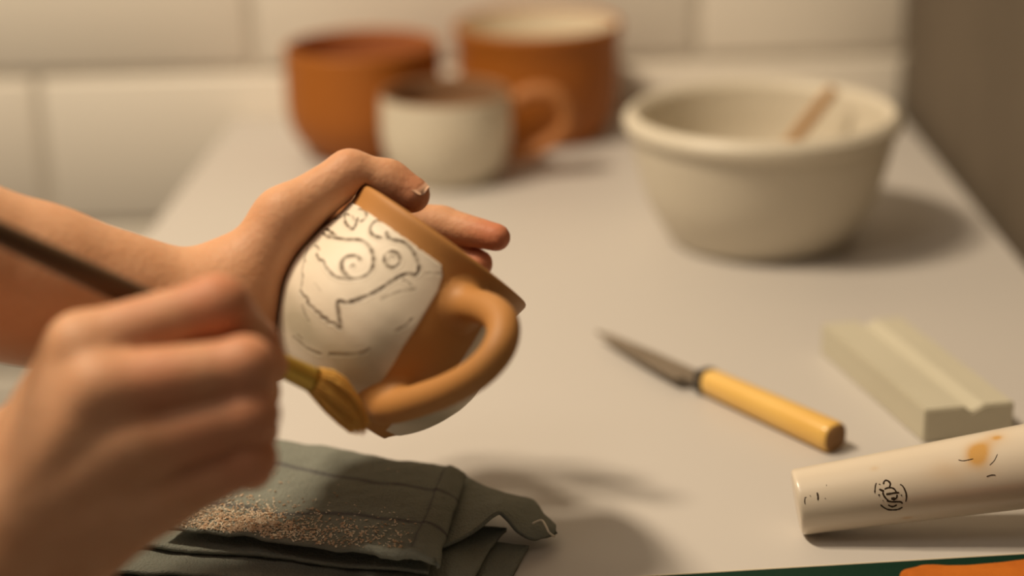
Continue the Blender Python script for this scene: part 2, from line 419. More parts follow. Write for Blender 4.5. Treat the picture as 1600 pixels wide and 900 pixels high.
def ribbons(name, strokes, hit, place, m, parent, wscale=1.0):
    "ink strokes: each (width_px, [(px,py),...]) laid as thin raised strips on a surface"
    vs = []; fs = []
    for w, pts in strokes:
        pts = smooth_profile([(x, y, 0) for x, y in pts], 4) if len(pts) > 2 else [Vector((*p, 0)) for p in pts]
        for i, p in enumerate(pts):
            t_ = (pts[min(i+1, len(pts)-1)]-pts[max(i-1, 0)]).normalized(); n_ = Vector((-t_.y, t_.x, 0))
            ww = w*wscale*(.5 if i in (0, len(pts)-1) else 1)*random.uniform(.8, 1.15)*.5
            row = []
            for sgn, off in ((1, 0.0), (0, .018), (-1, 0.0)):
                h_ = hit(p.x+n_.x*ww*sgn, p.y+n_.y*ww*sgn)
                if h_ is None: break
                row.append(place(*h_, off+.002))
            if len(row) < 3: continue
            vs += row
            if i and len(vs) >= 6 and ok:
                b_ = len(vs)-6; fs += [(b_, b_+1, b_+4, b_+3), (b_+1, b_+2, b_+5, b_+4)]
            ok = True
    o = new_mesh(name, vs, fs, m); keep(o, parent); return o
def z3(pts): return [(1340+x/11.25, 730+y/11.25) for x, y in pts]
def z2(pts): return [(1220+x/4.092, 640+y/4.092) for x, y in pts]
stamp = [(1.6, z3([(330, 275), (312, 330), (305, 400), (303, 455)])), (2.2, z3([(320, 300), (310, 370)])),
         (1.8, z3([(745, 300), (790, 330), (830, 395), (852, 460), (858, 530), (845, 605)])), (2.4, z3([(815, 370), (850, 450), (856, 520)])),
         (2.0, z3([(400, 655), (450, 700), (520, 738), (590, 750), (660, 748), (730, 735), (790, 700)])),
         (2.2, z3([(455, 300), (465, 255), (495, 232), (540, 245), (575, 290), (560, 345), (545, 365)])),
         (2.4, z3([(380, 385), (420, 405), (455, 415)])), (2.0, z3([(470, 385), (530, 362), (600, 362), (650, 390), (675, 430), (700, 450)])),
         (2.2, z3([(455, 400), (445, 450), (465, 505), (500, 550), (540, 585)])), (2.6, z3([(500, 475), (570, 465), (640, 452), (730, 445)])),
         (2.0, z3([(365, 480), (385, 515)])), (2.4, z3([(360, 482), (390, 480)])), (2.2, z3([(690, 480), (690, 520), (660, 560), (620, 575)])),
         (3.6, z3([(590, 555), (630, 550), (665, 560)])), (2.2, z3([(510, 590), (560, 600), (620, 608), (700, 606), (760, 610), (785, 640)])),
         (3.4, z3([(515, 575), (540, 600)])), (2.2, z3([(535, 660), (580, 685), (630, 690), (690, 660)])),
         (2.6, z3([(372, 298), (400, 305)])), (3.0, z3([(765, 480), (775, 505)])), (3.2, z3([(760, 615), (790, 630)])), (1.6, z3([(440, 580), (455, 590)])), (2.4, z3([(750, 305), (775, 312)]))]
ribbons('maker_stamp', stamp, hit_rod, rodp, M_INK, e_rod, 1.25)
marks = [(3.0, z2([(232, 530), (238, 555), (238, 580)])), (1.5, z2([(155, 560), (153, 585), (155, 605)])), (1.6, z2([(152, 562), (164, 560)])), (2, z2([(185, 548), (192, 556)])),
         (2.2, z2([(282, 565), (286, 570)])), (1.4, z2([(293, 480), (291, 488)])), (1.6, z2([(1135, 322), (1165, 328), (1200, 322), (1230, 315)])), (1.5, z2([(1315, 428), (1345, 418), (1372, 418)])),
         (1.2, z2([(1335, 355), (1365, 325), (1385, 285)]))]
for mk in marks: ribbons('scratch_mark', [mk], hit_rod, rodp, M_INK, e_rod)

# ------------------------------------------------------------------ green mat and orange lump
m0 = G(1035, 899.5, .3); m1 = G(1600, 866, .3); md_ = (m1-m0).normalized(); mn = Vector((md_.y, -md_.x, 0))
c0 = m0 - md_*3; c1 = m1 + md_*9; mw = 13
e_mat = empty('cutting_mat', 'dark green cutting mat along the front edge of the table, bottom right', 'mat', (m0.x, m0.y, 0))
def plate(name, pts, z0, z1, m, bev=.03):
    n = len(pts); vs = [Vector((p.x, p.y, z0)) for p in pts]+[Vector((p.x, p.y, z1)) for p in pts]
    bm = bmesh.new(); vv = [bm.verts.new(v) for v in vs]
    bm.faces.new(vv[:n][::-1]); bm.faces.new(vv[n:])
    for i in range(n): bm.faces.new((vv[i], vv[(i+1) % n], vv[n+(i+1) % n], vv[n+i]))
    bmesh.ops.recalc_face_normals(bm, faces=bm.faces)
    bmesh.ops.bevel(bm, geom=bm.edges[:], offset=bev, segments=2, affect='EDGES')
    return from_bm(name, bm, m, smooth=False)
keep(plate('sheet', [c0, c1, c1+mn*mw, c0+mn*mw], 0.0, .30, M_MAT), e_mat)
keep(plate('pale_edge', [c0, c1, c1-mn*.10, c0-mn*.10], 0.0, .32, M_MATEDGE, .02), e_mat)
bm = bmesh.new()
bmesh.ops.create_icosphere(bm, subdivisions=5, radius=1)
oc = G(1560, 951, .3); 
for v in bm.verts:
    n_ = v.co.copy(); q = Vector([math.copysign(abs(c)**.45, c) for c in n_]); 
    ns = .05*math.sin(7*n_.x+2*n_.y)+.04*math.sin(11*n_.y+3*n_.z)+.03*math.sin(17*n_.x-9*n_.z)
    q = q*(1+ns)
    v.co = oc + md_*(q.x*3.4) + mn*(q.y*1.7-.1) + Vector((0, 0, max(-.55, q.z*.55)+.55))
tag(from_bm('clay_lump', bm, M_SPONGE), 'orange terracotta clay lump on the dark green mat, bottom right corner', 'clay')

# ------------------------------------------------------------------ held mug
MUGD = 64.0; PXC = FPX/MUGD                     # px per cm at the mug
mugbase = P(520, 620, MUGD)
ma = (Rt*.591 + Up*.807 + Fw*.05).normalized()
mb = (Rt*.803 - Up*.598); mb = (mb - ma*mb.dot(ma)).normalized()
mn_ = mb.cross(ma); mn_ = mn_ if mn_.dot(Fw) < 0 else -mn_      # towards the viewer
prof_px = [(-4, 104), (0, 108), (12, 120), (26, 134), (45, 148), (68, 161), (100, 174), (130, 180), (160, 180), (198, 172), (230, 164), (258, 159), (275, 160), (286, 163), (290, 163)]
pt = np.array([p[0] for p in prof_px])/PXC; pr_ = np.array([p[1] for p in prof_px])/PXC*.985
def smooth_interp(x):
    "profile radius, lightly smoothed"
    return sum(np.interp(x+d, pt, pr_)*w for d, w in ((-.22, .15), (-.11, .2), (0, .3), (.11, .2), (.22, .15)))
def mugp(t_, th, off=0.0):
    r = float(smooth_interp(t_))+off
    return mugbase + ma*t_ + mb*(math.sin(th)*r) + mn_*(math.cos(th)*r)
def hit_mug(px, py):
    d = ray(px, py)
    ss = np.arange(56, 68, .01)
    p = np.outer(ss, np.array(d)) + np.array(CPOS) - np.array(mugbase)
    t_ = p@np.array(ma); x = p@np.array(mb); y = p@np.array(mn_)
    ok = (np.hypot(x, y) <= smooth_interp(t_)) & (t_ > pt[0]) & (t_ < pt[-1])
    if not ok.any(): return None
    i = int(np.argmax(ok)); return float(t_[i]), math.atan2(x[i], y[i])
mug = empty('clay_mug', 'unfired tan clay mug with white slip panels, held tilted in the hand', 'mug', mugbase)
T0, T1 = float(pt[0]), float(pt[-1]); WALL = .38
ts = list(np.linspace(T0, T1, 60))
rows = [(0.05, T0+.25), (float(smooth_interp(T0))-.5, T0+.25), (float(smooth_interp(T0))-.25, T0+.02)]
rows += [(float(smooth_interp(t_)), t_) for t_ in ts]
rim = float(smooth_interp(T1))
for k in range(1, 8):
    an = math.pi*k/8; rows.append((rim-WALL/2+math.cos(an)*WALL/2, T1+math.sin(an)*WALL*.42))
rows += [(float(smooth_interp(t_))-WALL, t_) for t_ in ts[::-1] if t_ > .75] + [(2.0, .55), (.05, .5)]
S = 128; vs = []; fs = []
for r, t_ in rows:
    for k in range(S):
        th = 2*math.pi*k/S; vs.append(mugbase + ma*t_ + mb*(math.sin(th)*r) + mn_*(math.cos(th)*r))
for i in range(len(rows)-1):
    for k in range(S): fs.append((i*S+k, i*S+(k+1) % S, (i+1)*S+(k+1) % S, (i+1)*S+k))
body = keep(new_mesh('body', vs, fs, M_MUG), mug)
# handle, in the plane at azimuth 30 deg
HP = math.radians(31)
hrad = mb*math.sin(HP) + mn_*math.cos(HP); htan = mb*math.cos(HP) - mn_*math.sin(HP)
hpts = [(130, 222), (175, 238), (228, 248), (276, 244), (305, 224), (314, 196), (303, 160), (268, 120), (228, 88), (185, 58), (150, 42), (118, 40)]
hc = smooth_profile([(x/PXC, y/PXC, 0) for x, y in hpts], 6)
hpath = [mugbase + hrad*p.x + ma*p.y for p in hc[::2]]
# slip panels with incised drawing
def z7(*pts): return [(420+x/2.813, 300+y/2.813) for x, y in pts]
lines = [  # (strength, width_cm, points)
 (.9, .045, z7((240,182),(262,200),(300,205),(345,212),(400,213),(435,232),(458,268),(464,310),(452,350),(420,376),(378,384),(345,372),(326,348),(322,318),(338,292),(368,283),(392,287),(405,300))),
 (.75, .04, z7((378,384),(330,385),(290,372),(265,348),(250,328),(243,306),(225,300),(212,276))),
 (.6, .035, z7((207,238),(218,246),(226,258))), (.5, .03, z7((360,335),(372,322),(382,330),(374,340))),
 (.9, .04, z7((236,178),(254,165),(276,178),(298,195))), (.7, .035, z7((250,196),(270,190),(285,196))),
 (.7, .035, z7((274,120),(300,120),(325,112),(338,98),(352,102))), (.8, .04, z7((398,76),(420,82),(434,104),(424,124),(408,132))),
 (.8, .045, z7((338,102),(338,130),(352,154),(374,166),(386,146),(392,122))), (.5, .03, z7((352,104),(372,112),(378,128))),
 (.8, .04, z7((498,132),(478,128),(456,146),(448,170),(462,194),(500,206))),
 (.95, .045, z7((520,182),(530,205),(560,216),(592,222),(622,246),(646,282),(660,318),(660,352),(646,368))),
 (.75, .06, z7((646,368),(612,362),(580,372),(545,394),(490,430),(430,462),(375,482),(340,492))),
 (.85, .05, z7((340,492),(318,482),(304,492),(308,520),(312,556),(322,602))),
 (.9, .04, z7((512,282),(512,308),(528,330),(548,336))), (.7, .04, z7((548,336),(572,322),(582,300),(570,274),(548,264),(524,270))), (.8, .035, z7((552,266),(570,276),(578,296))), (.45, .03, z7((530,308),(536,290),(548,284),(556,296))),
 (.95, .045, z7((143,438),(156,460),(172,470),(178,498),(198,512),(210,528),(226,534),(236,552),(256,560),(266,576),(290,580),(300,592),(322,602))),
 (.5, .035, z7((176,248),(160,296),(150,350),(150,400),(143,438))), (.5, .035, z7((160,290),(165,310))), (.6, .04, z7((150,360),(154,382))), (.5, .03, z7((150,500),(162,540),(180,572))),
 (.4, .03, z7((590,388),(612,398),(630,414))), (.35, .05, z7((500,470),(580,440),(640,430))), (.45, .04, z7((110,640),(140,664),(170,690),(230,716))), (.4, .03, z7((132,632),(150,652))),
 (.45, .05, z7((270,714),(350,716),(420,706),(440,690))), (.35, .03, z7((205,405),(230,440))), (.35, .04, z7((560,610),(600,590),(630,560))), (.3, .04, z7((690,360),(760,362),(770,385))),
 (.95, .05, z7((452,250),(462,280),(464,310))), (.95, .05, z7((322,318),(330,350),(345,368)))]
segs = []
for st, w, pts in lines:
    pts = smooth_profile([(x, y, 0) for x, y in pts], 3)
    h = [hit_mug(p.x, p.y) for p in pts]; h = [q for q in h if q]
    for i in range(len(h)-1):
        segs.append((h[i], h[i+1], min(1, st*1.2)*random.uniform(.45, 1.15), w*random.uniform(1.1, 1.5)))
def panel(name, thL, thR, tb, tt, nt_, nth, drawing, label=None):
    "thL/thR: functions of t giving the panel's side edges (radians)"
    tv = np.linspace(tb, tt, nt_); T = np.zeros((nt_, nth)); TH = np.zeros((nt_, nth))
    for i, t_ in enumerate(tv):
        lo, hi = thL(t_), thR(t_)
        TH[i] = np.linspace(lo, hi, nth); T[i] = t_
    # wavy top and bottom edges
    fr = (T-tb)/(tt-tb); T = T + .035*np.sin(TH*23+1)*fr + .04*np.sin(TH*17)*(1-fr) + .02*np.sin(TH*61)*fr
    Rr = smooth_interp(T); X = TH*4.0
    ink = np.zeros_like(T); ridge = np.zeros_like(T)
    if drawing:
        for (a_, b_, st, w) in segs:
            ax_, ay_, bx_, by_ = a_[1]*4.0, a_[0], b_[1]*4.0, b_[0]
            msk = (X > min(ax_, bx_)-.25) & (X < max(ax_, bx_)+.25) & (T > min(ay_, by_)-.25) & (T < max(ay_, by_)+.25)
            if not msk.any(): continue
            x = X[msk]; y = T[msk]; dx, dy = bx_-ax_, by_-ay_; l2 = dx*dx+dy*dy+1e-9
            u = np.clip(((x-ax_)*dx+(y-ay_)*dy)/l2, 0, 1); d = np.hypot(x-ax_-u*dx, y-ay_-u*dy)
            ink[msk] = np.maximum(ink[msk], st*np.exp(-(d/w)**2)); ridge[msk] = np.maximum(ridge[msk], st*np.exp(-((d-.085)/.045)**2))
    edge = np.minimum(np.minimum(np.linspace(0, 1, nth)[None, :]*(TH[:, -1:]-TH[:, :1])*4, (1-np.linspace(0, 1, nth))[None, :]*(TH[:, -1:]-TH[:, :1])*4), np.minimum((T-tb), (tt-T)))
    off = .045*np.clip(edge/.07, -.6, 1) + .012*vnoise(X*3, T*3, 5) - .036*ink + .014*ridge*(ink < .4)
    off = np.where(edge <= .01, -.03, off)
    grain = .5+.5*vnoise(X*9, T*9, 11)
    inkc = np.clip(ink*(.65+.7*grain), 0, 1)
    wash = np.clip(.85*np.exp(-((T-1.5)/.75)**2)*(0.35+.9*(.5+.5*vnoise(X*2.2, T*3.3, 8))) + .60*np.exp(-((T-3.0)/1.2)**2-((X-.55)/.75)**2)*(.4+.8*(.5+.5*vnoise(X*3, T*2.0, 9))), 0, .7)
    RR = Rr+off
    mbv, mnv, mav, b0 = (np.array(v) for v in (mb, mn_, ma, mugbase))
    Pp = b0 + T[..., None]*mav + (np.sin(TH)*RR)[..., None]*mbv + (np.cos(TH)*RR)[..., None]*mnv
    idx = np.arange(nt_*nth).reshape(nt_, nth)
    f = np.stack([idx[:-1, :-1], idx[:-1, 1:], idx[1:, 1:], idx[1:, :-1]], -1).reshape(-1, 4)
    o = keep(new_mesh(name, Pp.reshape(-1, 3).tolist(), f.tolist(), M_SLIP), mug)
    for nm, arr in (('ink', inkc), ('wash', wash)):
        at = o.data.attributes.new(nm, 'FLOAT', 'POINT'); at.data.foreach_set('value', arr.reshape(-1).astype(float))
    if label: o['label'] = label
    return o
def edgeR(t_):
    px = t_*PXC
    return math.radians(float(np.interp(px, [8, 20, 40, 60, 131, 225, 252, 262], [4, 15, 20, 20, 16.0, 14.8, 12, 8])))
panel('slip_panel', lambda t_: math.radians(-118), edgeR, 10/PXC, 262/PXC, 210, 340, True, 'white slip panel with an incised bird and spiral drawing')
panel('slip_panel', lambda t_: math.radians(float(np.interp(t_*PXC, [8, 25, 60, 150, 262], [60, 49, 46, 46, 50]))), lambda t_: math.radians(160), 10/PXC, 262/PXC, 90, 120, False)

# ------------------------------------------------------------------ hands: distance-field bodies
def smin(a, b, k):
    h = np.clip(k-np.abs(a-b), 0, None)/k
    return np.minimum(a, b) - h*h*k*.25
def rcone(X, a, b, r1, r2):
    a = np.array(a, dtype=np.float32); b = np.array(b, dtype=np.float32)
    ba = b-a; l2 = float(ba@ba); rr = r1-r2; a2 = l2-rr*rr; il2 = 1/l2
    pa = X-a; y = pa@ba; z = y-l2
    x2 = ((pa*l2-y[..., None]*ba)**2).sum(-1); y2 = y*y*l2; z2 = z*z*l2
    k = np.sign(rr)*rr*rr*x2
    d = (np.sqrt(np.maximum(x2*a2*il2, 0))+y*rr)*il2-r1
    c1 = np.sign(z)*a2*z2 > k; c2 = np.sign(y)*a2*y2 < k
    d = np.where(c2, np.sqrt(x2+y2)*il2-r1, d)
    d = np.where(c1, np.sqrt(x2+z2)*il2-r2, d)
    return d
def chain(X, pts, k=.25):
    D = None
    for (p, r), (q, s_) in zip(pts[:-1], pts[1:]):
        d = rcone(X, p, q, r, s_); D = d if D is None else smin(D, d, k)
    return D
def surface_nets(D, org, h):
    S_ = D < 0; nx, ny, nz = D.shape
    c = np.zeros((nx-1, ny-1, nz-1), np.int8)
    for dx in (0, 1):
        for dy in (0, 1):
            for dz in (0, 1): c += S_[dx:nx-1+dx, dy:ny-1+dy, dz:nz-1+dz]
    act = (c > 0) & (c < 8); ids = -np.ones(act.shape, np.int64); cells = np.argwhere(act); ids[act] = np.arange(len(cells))
    acc = np.zeros((len(cells), 3)); cnt = np.zeros(len(cells))
    cor = [(x, y, z) for x in (0, 1) for y in (0, 1) for z in (0, 1)]
    val = {q: D[cells[:, 0]+q[0], cells[:, 1]+q[1], cells[:, 2]+q[2]] for q in cor}
    for q in cor:
        for axn in range(3):
            if q[axn]: continue
            r = list(q); r[axn] = 1; r = tuple(r); a, b = val[q], val[r]
            m = (a < 0) != (b < 0); t_ = np.where(m, a/np.where(m, a-b, 1), 0)
            pq = np.array(q, float)[None].repeat(len(cells), 0); pq[:, axn] += t_
            acc[m] += pq[m]; cnt[m] += 1
    V = (cells+acc/cnt[:, None])*h+org
    F = []
    for axn in range(3):
        o1, o2 = (axn+1) % 3, (axn+2) % 3
        sl0 = [slice(None)]*3; sl1 = [slice(None)]*3; sl0[axn] = slice(0, -1); sl1[axn] = slice(1, None)
        ch = S_[tuple(sl0)] != S_[tuple(sl1)]; e = np.argwhere(ch); inside = S_[tuple(sl0)][ch]
        ok = (e[:, o1] > 0) & (e[:, o2] > 0) & (e[:, o1] < D.shape[o1]-1) & (e[:, o2] < D.shape[o2]-1)
        e = e[ok]; inside = inside[ok]
        def cid(d1, d2):
            q = e.copy(); q[:, o1] -= d1; q[:, o2] -= d2; return ids[q[:, 0], q[:, 1], q[:, 2]]
        quad = np.stack([cid(1, 1), cid(0, 1), cid(0, 0), cid(1, 0)], -1)
        quad[~inside] = quad[~inside][:, ::-1]; F.append(quad)
    return V, np.concatenate(F)
def hand(name, field, lo, hi, h, reds, parent, label):
    lo = np.array(lo); hi = np.array(hi); n = np.ceil((hi-lo)/h).astype(int)+1
    g = [np.arange(n[i], dtype=np.float32)*h+lo[i] for i in range(3)]
    D = np.empty(tuple(n), np.float32)
    for i in range(0, n[0], 24):
        X = np.stack(np.meshgrid(g[0][i:i+24], g[1], g[2], indexing='ij'), -1).astype(np.float32)
        D[i:i+24] = field(X)
    V, F = surface_nets(D, lo, h)
    o = new_mesh(name, V.tolist(), F.tolist(), M_SKIN)
    red = np.zeros(len(V))
    for p, r, s_ in reds: red = np.maximum(red, s_*np.exp(-((V-np.array(p))**2).sum(1)/r**2))
    at = o.data.attributes.new('red', 'FLOAT', 'POINT'); at.data.foreach_set('value', red)
    sm = o.modifiers.new('smooth', 'SMOOTH'); sm.factor = .5; sm.iterations = 3
    keep(o, parent); o['label'] = label
    return o
def J(px, py, d, r): return (P(px, py, d), r)
def handle_field(X):
    n = len(hpath); rad = [.60-.07*math.sin(math.pi*i/(n-1)) for i in range(n)]
    hd_ = chain(X, list(zip(hpath, rad)), .12)
    mm = X - np.array(mugbase, dtype=np.float32)
    t_ = mm@np.array(ma, dtype=np.float32); q = mm - t_[..., None]*np.array(ma, dtype=np.float32)
    bd_ = np.sqrt((q*q).sum(-1)) - smooth_interp(t_) + .03
    return np.maximum(np.maximum(smin(hd_, bd_, .75), -(bd_+.06)), np.maximum(hd_-.75, t_-T1+.1))
hl = [min(p[i] for p in hpath)-1.6 for i in range(3)]; hh = [max(p[i] for p in hpath)+1.6 for i in range(3)]
gx = [np.arange(hl[i], hh[i], .075, dtype=np.float32) for i in range(3)]
Vh, Fh = surface_nets(handle_field(np.stack(np.meshgrid(*gx, indexing='ij'), -1)).astype(np.float32), np.array(hl), .075)
ho = new_mesh('handle', Vh.tolist(), Fh.tolist(), M_MUG); sm_ = ho.modifiers.new('smooth', 'SMOOTH'); sm_.factor = .5; sm_.iterations = 4
keep(ho, mug)
person = empty('person', 'person at left, only bare arms in view, holding a mug and a brush', 'person', (-24, 60, 8))

# left hand, behind the mug
wr = J(318, 490, 62.8, 1.95); wr2 = J(300, 510, 63.6, 1.9)
elf = J(-430, 318, 55.5, 3.2); elf2 = J(-430, 352, 56.5, 3.1); elb = J(-140, 380, 58.5, 2.9); elb2 = J(-140, 425, 59.5, 2.8); mid_a = J(60, 438, 60.5, 2.5)
th = [J(372, 448, 62.8, 1.35), J(446, 338, 63.0, 1.02), J(546, 270, 63.6, .82), J(606, 284, 63.9, .78), J(643, 304, 63.8, .70)]
ix = [J(452, 352, 68.2, 1.05), J(560, 338, 70.2, .90), J(690, 350, 69.9, .72), J(776, 371, 68.9, .56)]
md = [J(440, 420, 69.0, 1.05), J(560, 400, 71.2, .92), J(690, 395, 70.6, .74), J(748, 412, 69.6, .58)]
rg = [J(430, 485, 68.8, 1.0), J(545, 480, 71.0, .88), J(640, 480, 70.6, .70), J(700, 490, 69.4, .56)]
pk = [J(425, 545, 67.8, .9), J(520, 555, 69.8, .76), J(590, 560, 69.4, .62), J(640, 560, 68.4, .50)]
def left_field(X):
    arm = smin(chain(X, [elf, elb, mid_a, wr], .6), chain(X, [elf2, elb2, J(60, 455, 61.2, 2.3), wr2], .6), 1.4)
    palm = arm
    for q in (ix, md, rg, pk):
        palm = smin(palm, rcone(X, wr[0], q[0][0], 1.7, q[0][1]+.05), .9)
    palm = smin(palm, chain(X, [wr, th[0], th[1]], .5), 1.0)
    # heel of the palm running down beside the mug
    palm = smin(palm, chain(X, [J(372, 430, 63.2, 1.25), J(386, 500, 63.2, 1.05), J(404, 555, 64.4, .80), J(428, 566, 66.4, .70)], .5), .9)
    # web between thumb and index
    palm = smin(palm, chain(X, [J(425, 345, 64.5, .75), J(450, 350, 66.5, .75), ix[0]], .4), .9)
    palm = smin(palm, chain(X, [J(436, 352, 63.6, .9), J(490, 320, 64.6, .75), J(520, 330, 67.5, .8), ix[1]], .4), .9)
    fg = None
    for q in (ix, md, rg, pk):
        c = chain(X, q, .22); fg = c if fg is None else smin(fg, c, .1)
    D = smin(palm, fg, .7)
    D = smin(D, chain(X, th[1:], .35), .5)
    # keep clear of the mug wall
    mm = X - np.array(mugbase, dtype=np.float32)
    t_ = mm@np.array(ma, dtype=np.float32); q = mm - t_[..., None]*np.array(ma, dtype=np.float32)
    rr = np.sqrt((q*q).sum(-1)); mr = smooth_interp(t_)+.06
    inside = np.where((t_ > T0-.05) & (t_ < T1+.17), rr-mr, 9.0)
    hollow = np.where((t_ > .9), rr-(mr-WALL-.12), 9.0)             # the thumb may dip into the opening
    wall_d = np.maximum(-(np.maximum(inside, -hollow)), -9)
    return np.maximum(D, np.minimum(wall_d, 9))
reds = [(th[4][0], 1.0, .75), (th[3][0], .8, .35), (th[2][0], .9, .35), (ix[3][0], 1.3, .95), (md[3][0], 1.3, .95), (P(420, 500, 63), 1.6, .25)]
allp = [q[0] for q in ix+md+rg+pk+th]+[elb[0], elb2[0], wr[0], elf[0], elf2[0]]
lo = [min(p[i] for p in allp)-3.6 for i in range(3)]; hi = [max(p[i] for p in allp)+(3.6 if i else 1.4) for i in range(3)]
larm = hand('arm', left_field, lo, hi, .13, reds, person, 'left forearm and hand gripping the mug from behind, thumb over the rim')
def nail(name, c, along, normal, L_, W_, parent, tipw=.16):
    along = along.normalized(); normal = (normal-along*normal.dot(along)).normalized(); side = along.cross(normal)
    vs = []; fs = []; nu, nv = 14, 12; mi = []
    for layer in (0, 1):
        for i in range(nu):
            for k in range(nv):
                u = i/(nu-1); v = k/(nv-1)*2-1
                ww = W_*(1-.18*(1-u)**2)*math.sqrt(max(.02, 1-(max(0, abs(u*2-1)-.55)/.47)**2*.75))
                z = -.40*W_*(v*v)-.10*L_*(u-.35)**2*1.6 - (.06 if layer else 0)
                vs.append(c + along*((u-.5)*L_) + side*(v*ww) + normal*z)
    n_ = nu*nv
    for i in range(nu-1):
        for k in range(nv-1):
            a_ = i*nv+k
            fs.append((a_, a_+1, a_+nv+1, a_+nv)); mi.append(1 if (i+1)/(nu-1) > 1-tipw or (k in (0, nv-2) and i > 3) else 0)
            fs.append((n_+a_+nv, n_+a_+nv+1, n_+a_+1, n_+a_)); mi.append(0)
    def side_f(a_, b_): fs.append((a_, n_+a_, n_+b_, b_)); mi.append(0)
    for i in range(nu-1): side_f(i*nv, (i+1)*nv); side_f((i+1)*nv+nv-1, i*nv+nv-1)
    for k in range(nv-1): side_f(k+1, k); side_f((nu-1)*nv+k, (nu-1)*nv+k+1)
    o = new_mesh(name, vs, fs, M_NAIL); o.data.materials.append(M_NAILTIP)
    o.data.polygons.foreach_set('material_index', mi); o.data.update()
    o.parent = parent
    return o

# right hand, nearer the camera
forf = J(-470, 1120, 46.5, 3.1); forf2 = J(-470, 1165, 47.5, 2.9); fore = J(-190, 1010, 50.5, 2.8); fore2 = J(-190, 1080, 51.5, 2.7); rw1 = J(-10, 840, 53.0, 1.9); rw2 = J(30, 900, 53.8, 1.9)
rix = [J(128, 545, 53.0, 1.10), J(340, 478, 53.6, .93), J(398, 535, 56.0, .76), J(424, 572, 57.4, .58)]
rmd = [J(160, 612, 52.2, 1.16), J(383, 572, 52.6, .88), J(400, 612, 55.2, .74), J(402, 610, 57.2, .60)]
rrg = [J(205, 698, 52.4, 1.10), J(390, 646, 52.7, .86), J(398, 672, 55.2, .72), J(350, 670, 56.8, .60)]
rpk = [J(250, 778, 53.2, 1.02), J(390, 715, 53.2, .80), J(392, 732, 55.4, .66), J(340, 730, 56.6, .56)]
rth = [J(40, 700, 55.2, 1.35), J(170, 560, 56.6, 1.15), J(300, 560, 58.3, .92), J(405, 600, 58.8, .66)]
def right_field(X):
    palm = smin(chain(X, [forf, fore, rw1], .6), chain(X, [forf2, fore2, rw2], .6), 1.6)
    for q, w in ((rix, rw1), (rmd, rw1), (rrg, rw2), (rpk, rw2)):
        palm = smin(palm, rcone(X, w[0], q[0][0], 1.7, q[0][1]), 1.1)
    for q in (rix, rmd, rrg, rpk):                      # knuckle bosses and tendons on the back of the hand
        kb = q[0][0] - Fw*(q[0][1]*.42) ; palm = smin(palm, rcone(X, kb, kb+(q[1][0]-q[0][0])*.06, .62, .55), .5)
        tb = q[0][0] + (rw1[0]-q[0][0])*.75 - Fw*1.25
        palm = smin(palm, rcone(X, kb+Fw*.1, tb, .45, .5), .6)
    palm = smin(palm, chain(X, [rw1, rth[0], rth[1]], .6), 1.0)
    palm = smin(palm, rcone(X, P(120, 700, 54.6), P(240, 720, 55.4), 1.5, 1.3), 1.2)
    fg = None
    for q in (rix, rmd, rrg, rpk):
        c = chain(X, q, .25)
        kn_ = rcone(X, q[1][0]-Fw*.10, q[1][0]+(q[2][0]-q[1][0])*.18-Fw*.05, q[1][1]*.98, q[1][1]*.9); c = smin(c, kn_, .3)
        fg = c if fg is None else smin(fg, c, .10)
    D = smin(palm, fg, .42)
    return smin(D, chain(X, rth[1:], .3), .35)
reds = [(rix[1][0], 1.5, .9), (rmd[1][0], 1.4, .7), (rrg[1][0], 1.4, .8), (rpk[1][0], 1.4, .8), (rix[2][0], 1.3, .8), (rmd[0][0], 1.0, .3), ((rix[0][0]+rix[1][0])/2, 1.5, .5), (P(250, 600, 51.5), 1.5, .5), (P(330, 690, 51.8), 1.6, .5)]
allp = [q[0] for q in rix+rmd+rrg+rpk+rth]+[fore[0], fore2[0], forf[0], forf2[0]]
lo = [min(p[i] for p in allp)-3.6 for i in range(3)]; hi = [max(p[i] for p in allp)+3.2 for i in range(3)]
rarm = hand('arm', right_field, lo, hi, .13, reds, person, 'right hand in a loose fist holding the brush, nearest the camera')
# thumbnail of the left hand
tdir = (th[4][0]-th[3][0]).normalized()
nn = (Up*.80 + Rt*.40 - Fw*.50); nn = (nn-tdir*nn.dot(tdir)).normalized()
nail('fingernail', th[4][0] + tdir*-.08 + nn*.675, tdir, nn, 1.12, .54, larm, .09)

# ------------------------------------------------------------------ brush in the right hand
tip = P(552, 623, 60.2); hold = P(430, 566, 58.3); bd = (tip-hold).normalized()
Lh = (tip-hold).length
brush = empty('paint_brush', 'slim brush with dark wooden handle and amber bristles held by the right hand', 'brush', hold)
ferr0 = hold + bd*(-.6); ferr1 = hold + bd*(Lh*.50)
hend = ferr0 - bd*15.5
vs, fs = tube([ferr0-bd*.0, ferr0-bd*1, ferr0-bd*3, ferr0-bd*6, ferr0-bd*11, hend+bd*.3, hend], [.36, .40, .44, .42, .36, .30, .15], 16)
keep(new_mesh('handle', vs, fs, M_HANDLE), brush)
vs, fs = tube([ferr0, ferr0+bd*.3, ferr0+bd*.36, ferr0+bd*.42, ferr1-bd*.3, ferr1], [.38, .39, .43, .40, .44, .46], 20, .8, Fw)
keep(new_mesh('ferrule', vs, fs, M_BRASS), brush)
bm = bmesh.new()
u_ = bd.orthogonal().normalized(); w_ = bd.cross(u_)
bend = (mn_*.35 - Up*2.4)
BLn = Lh*.62
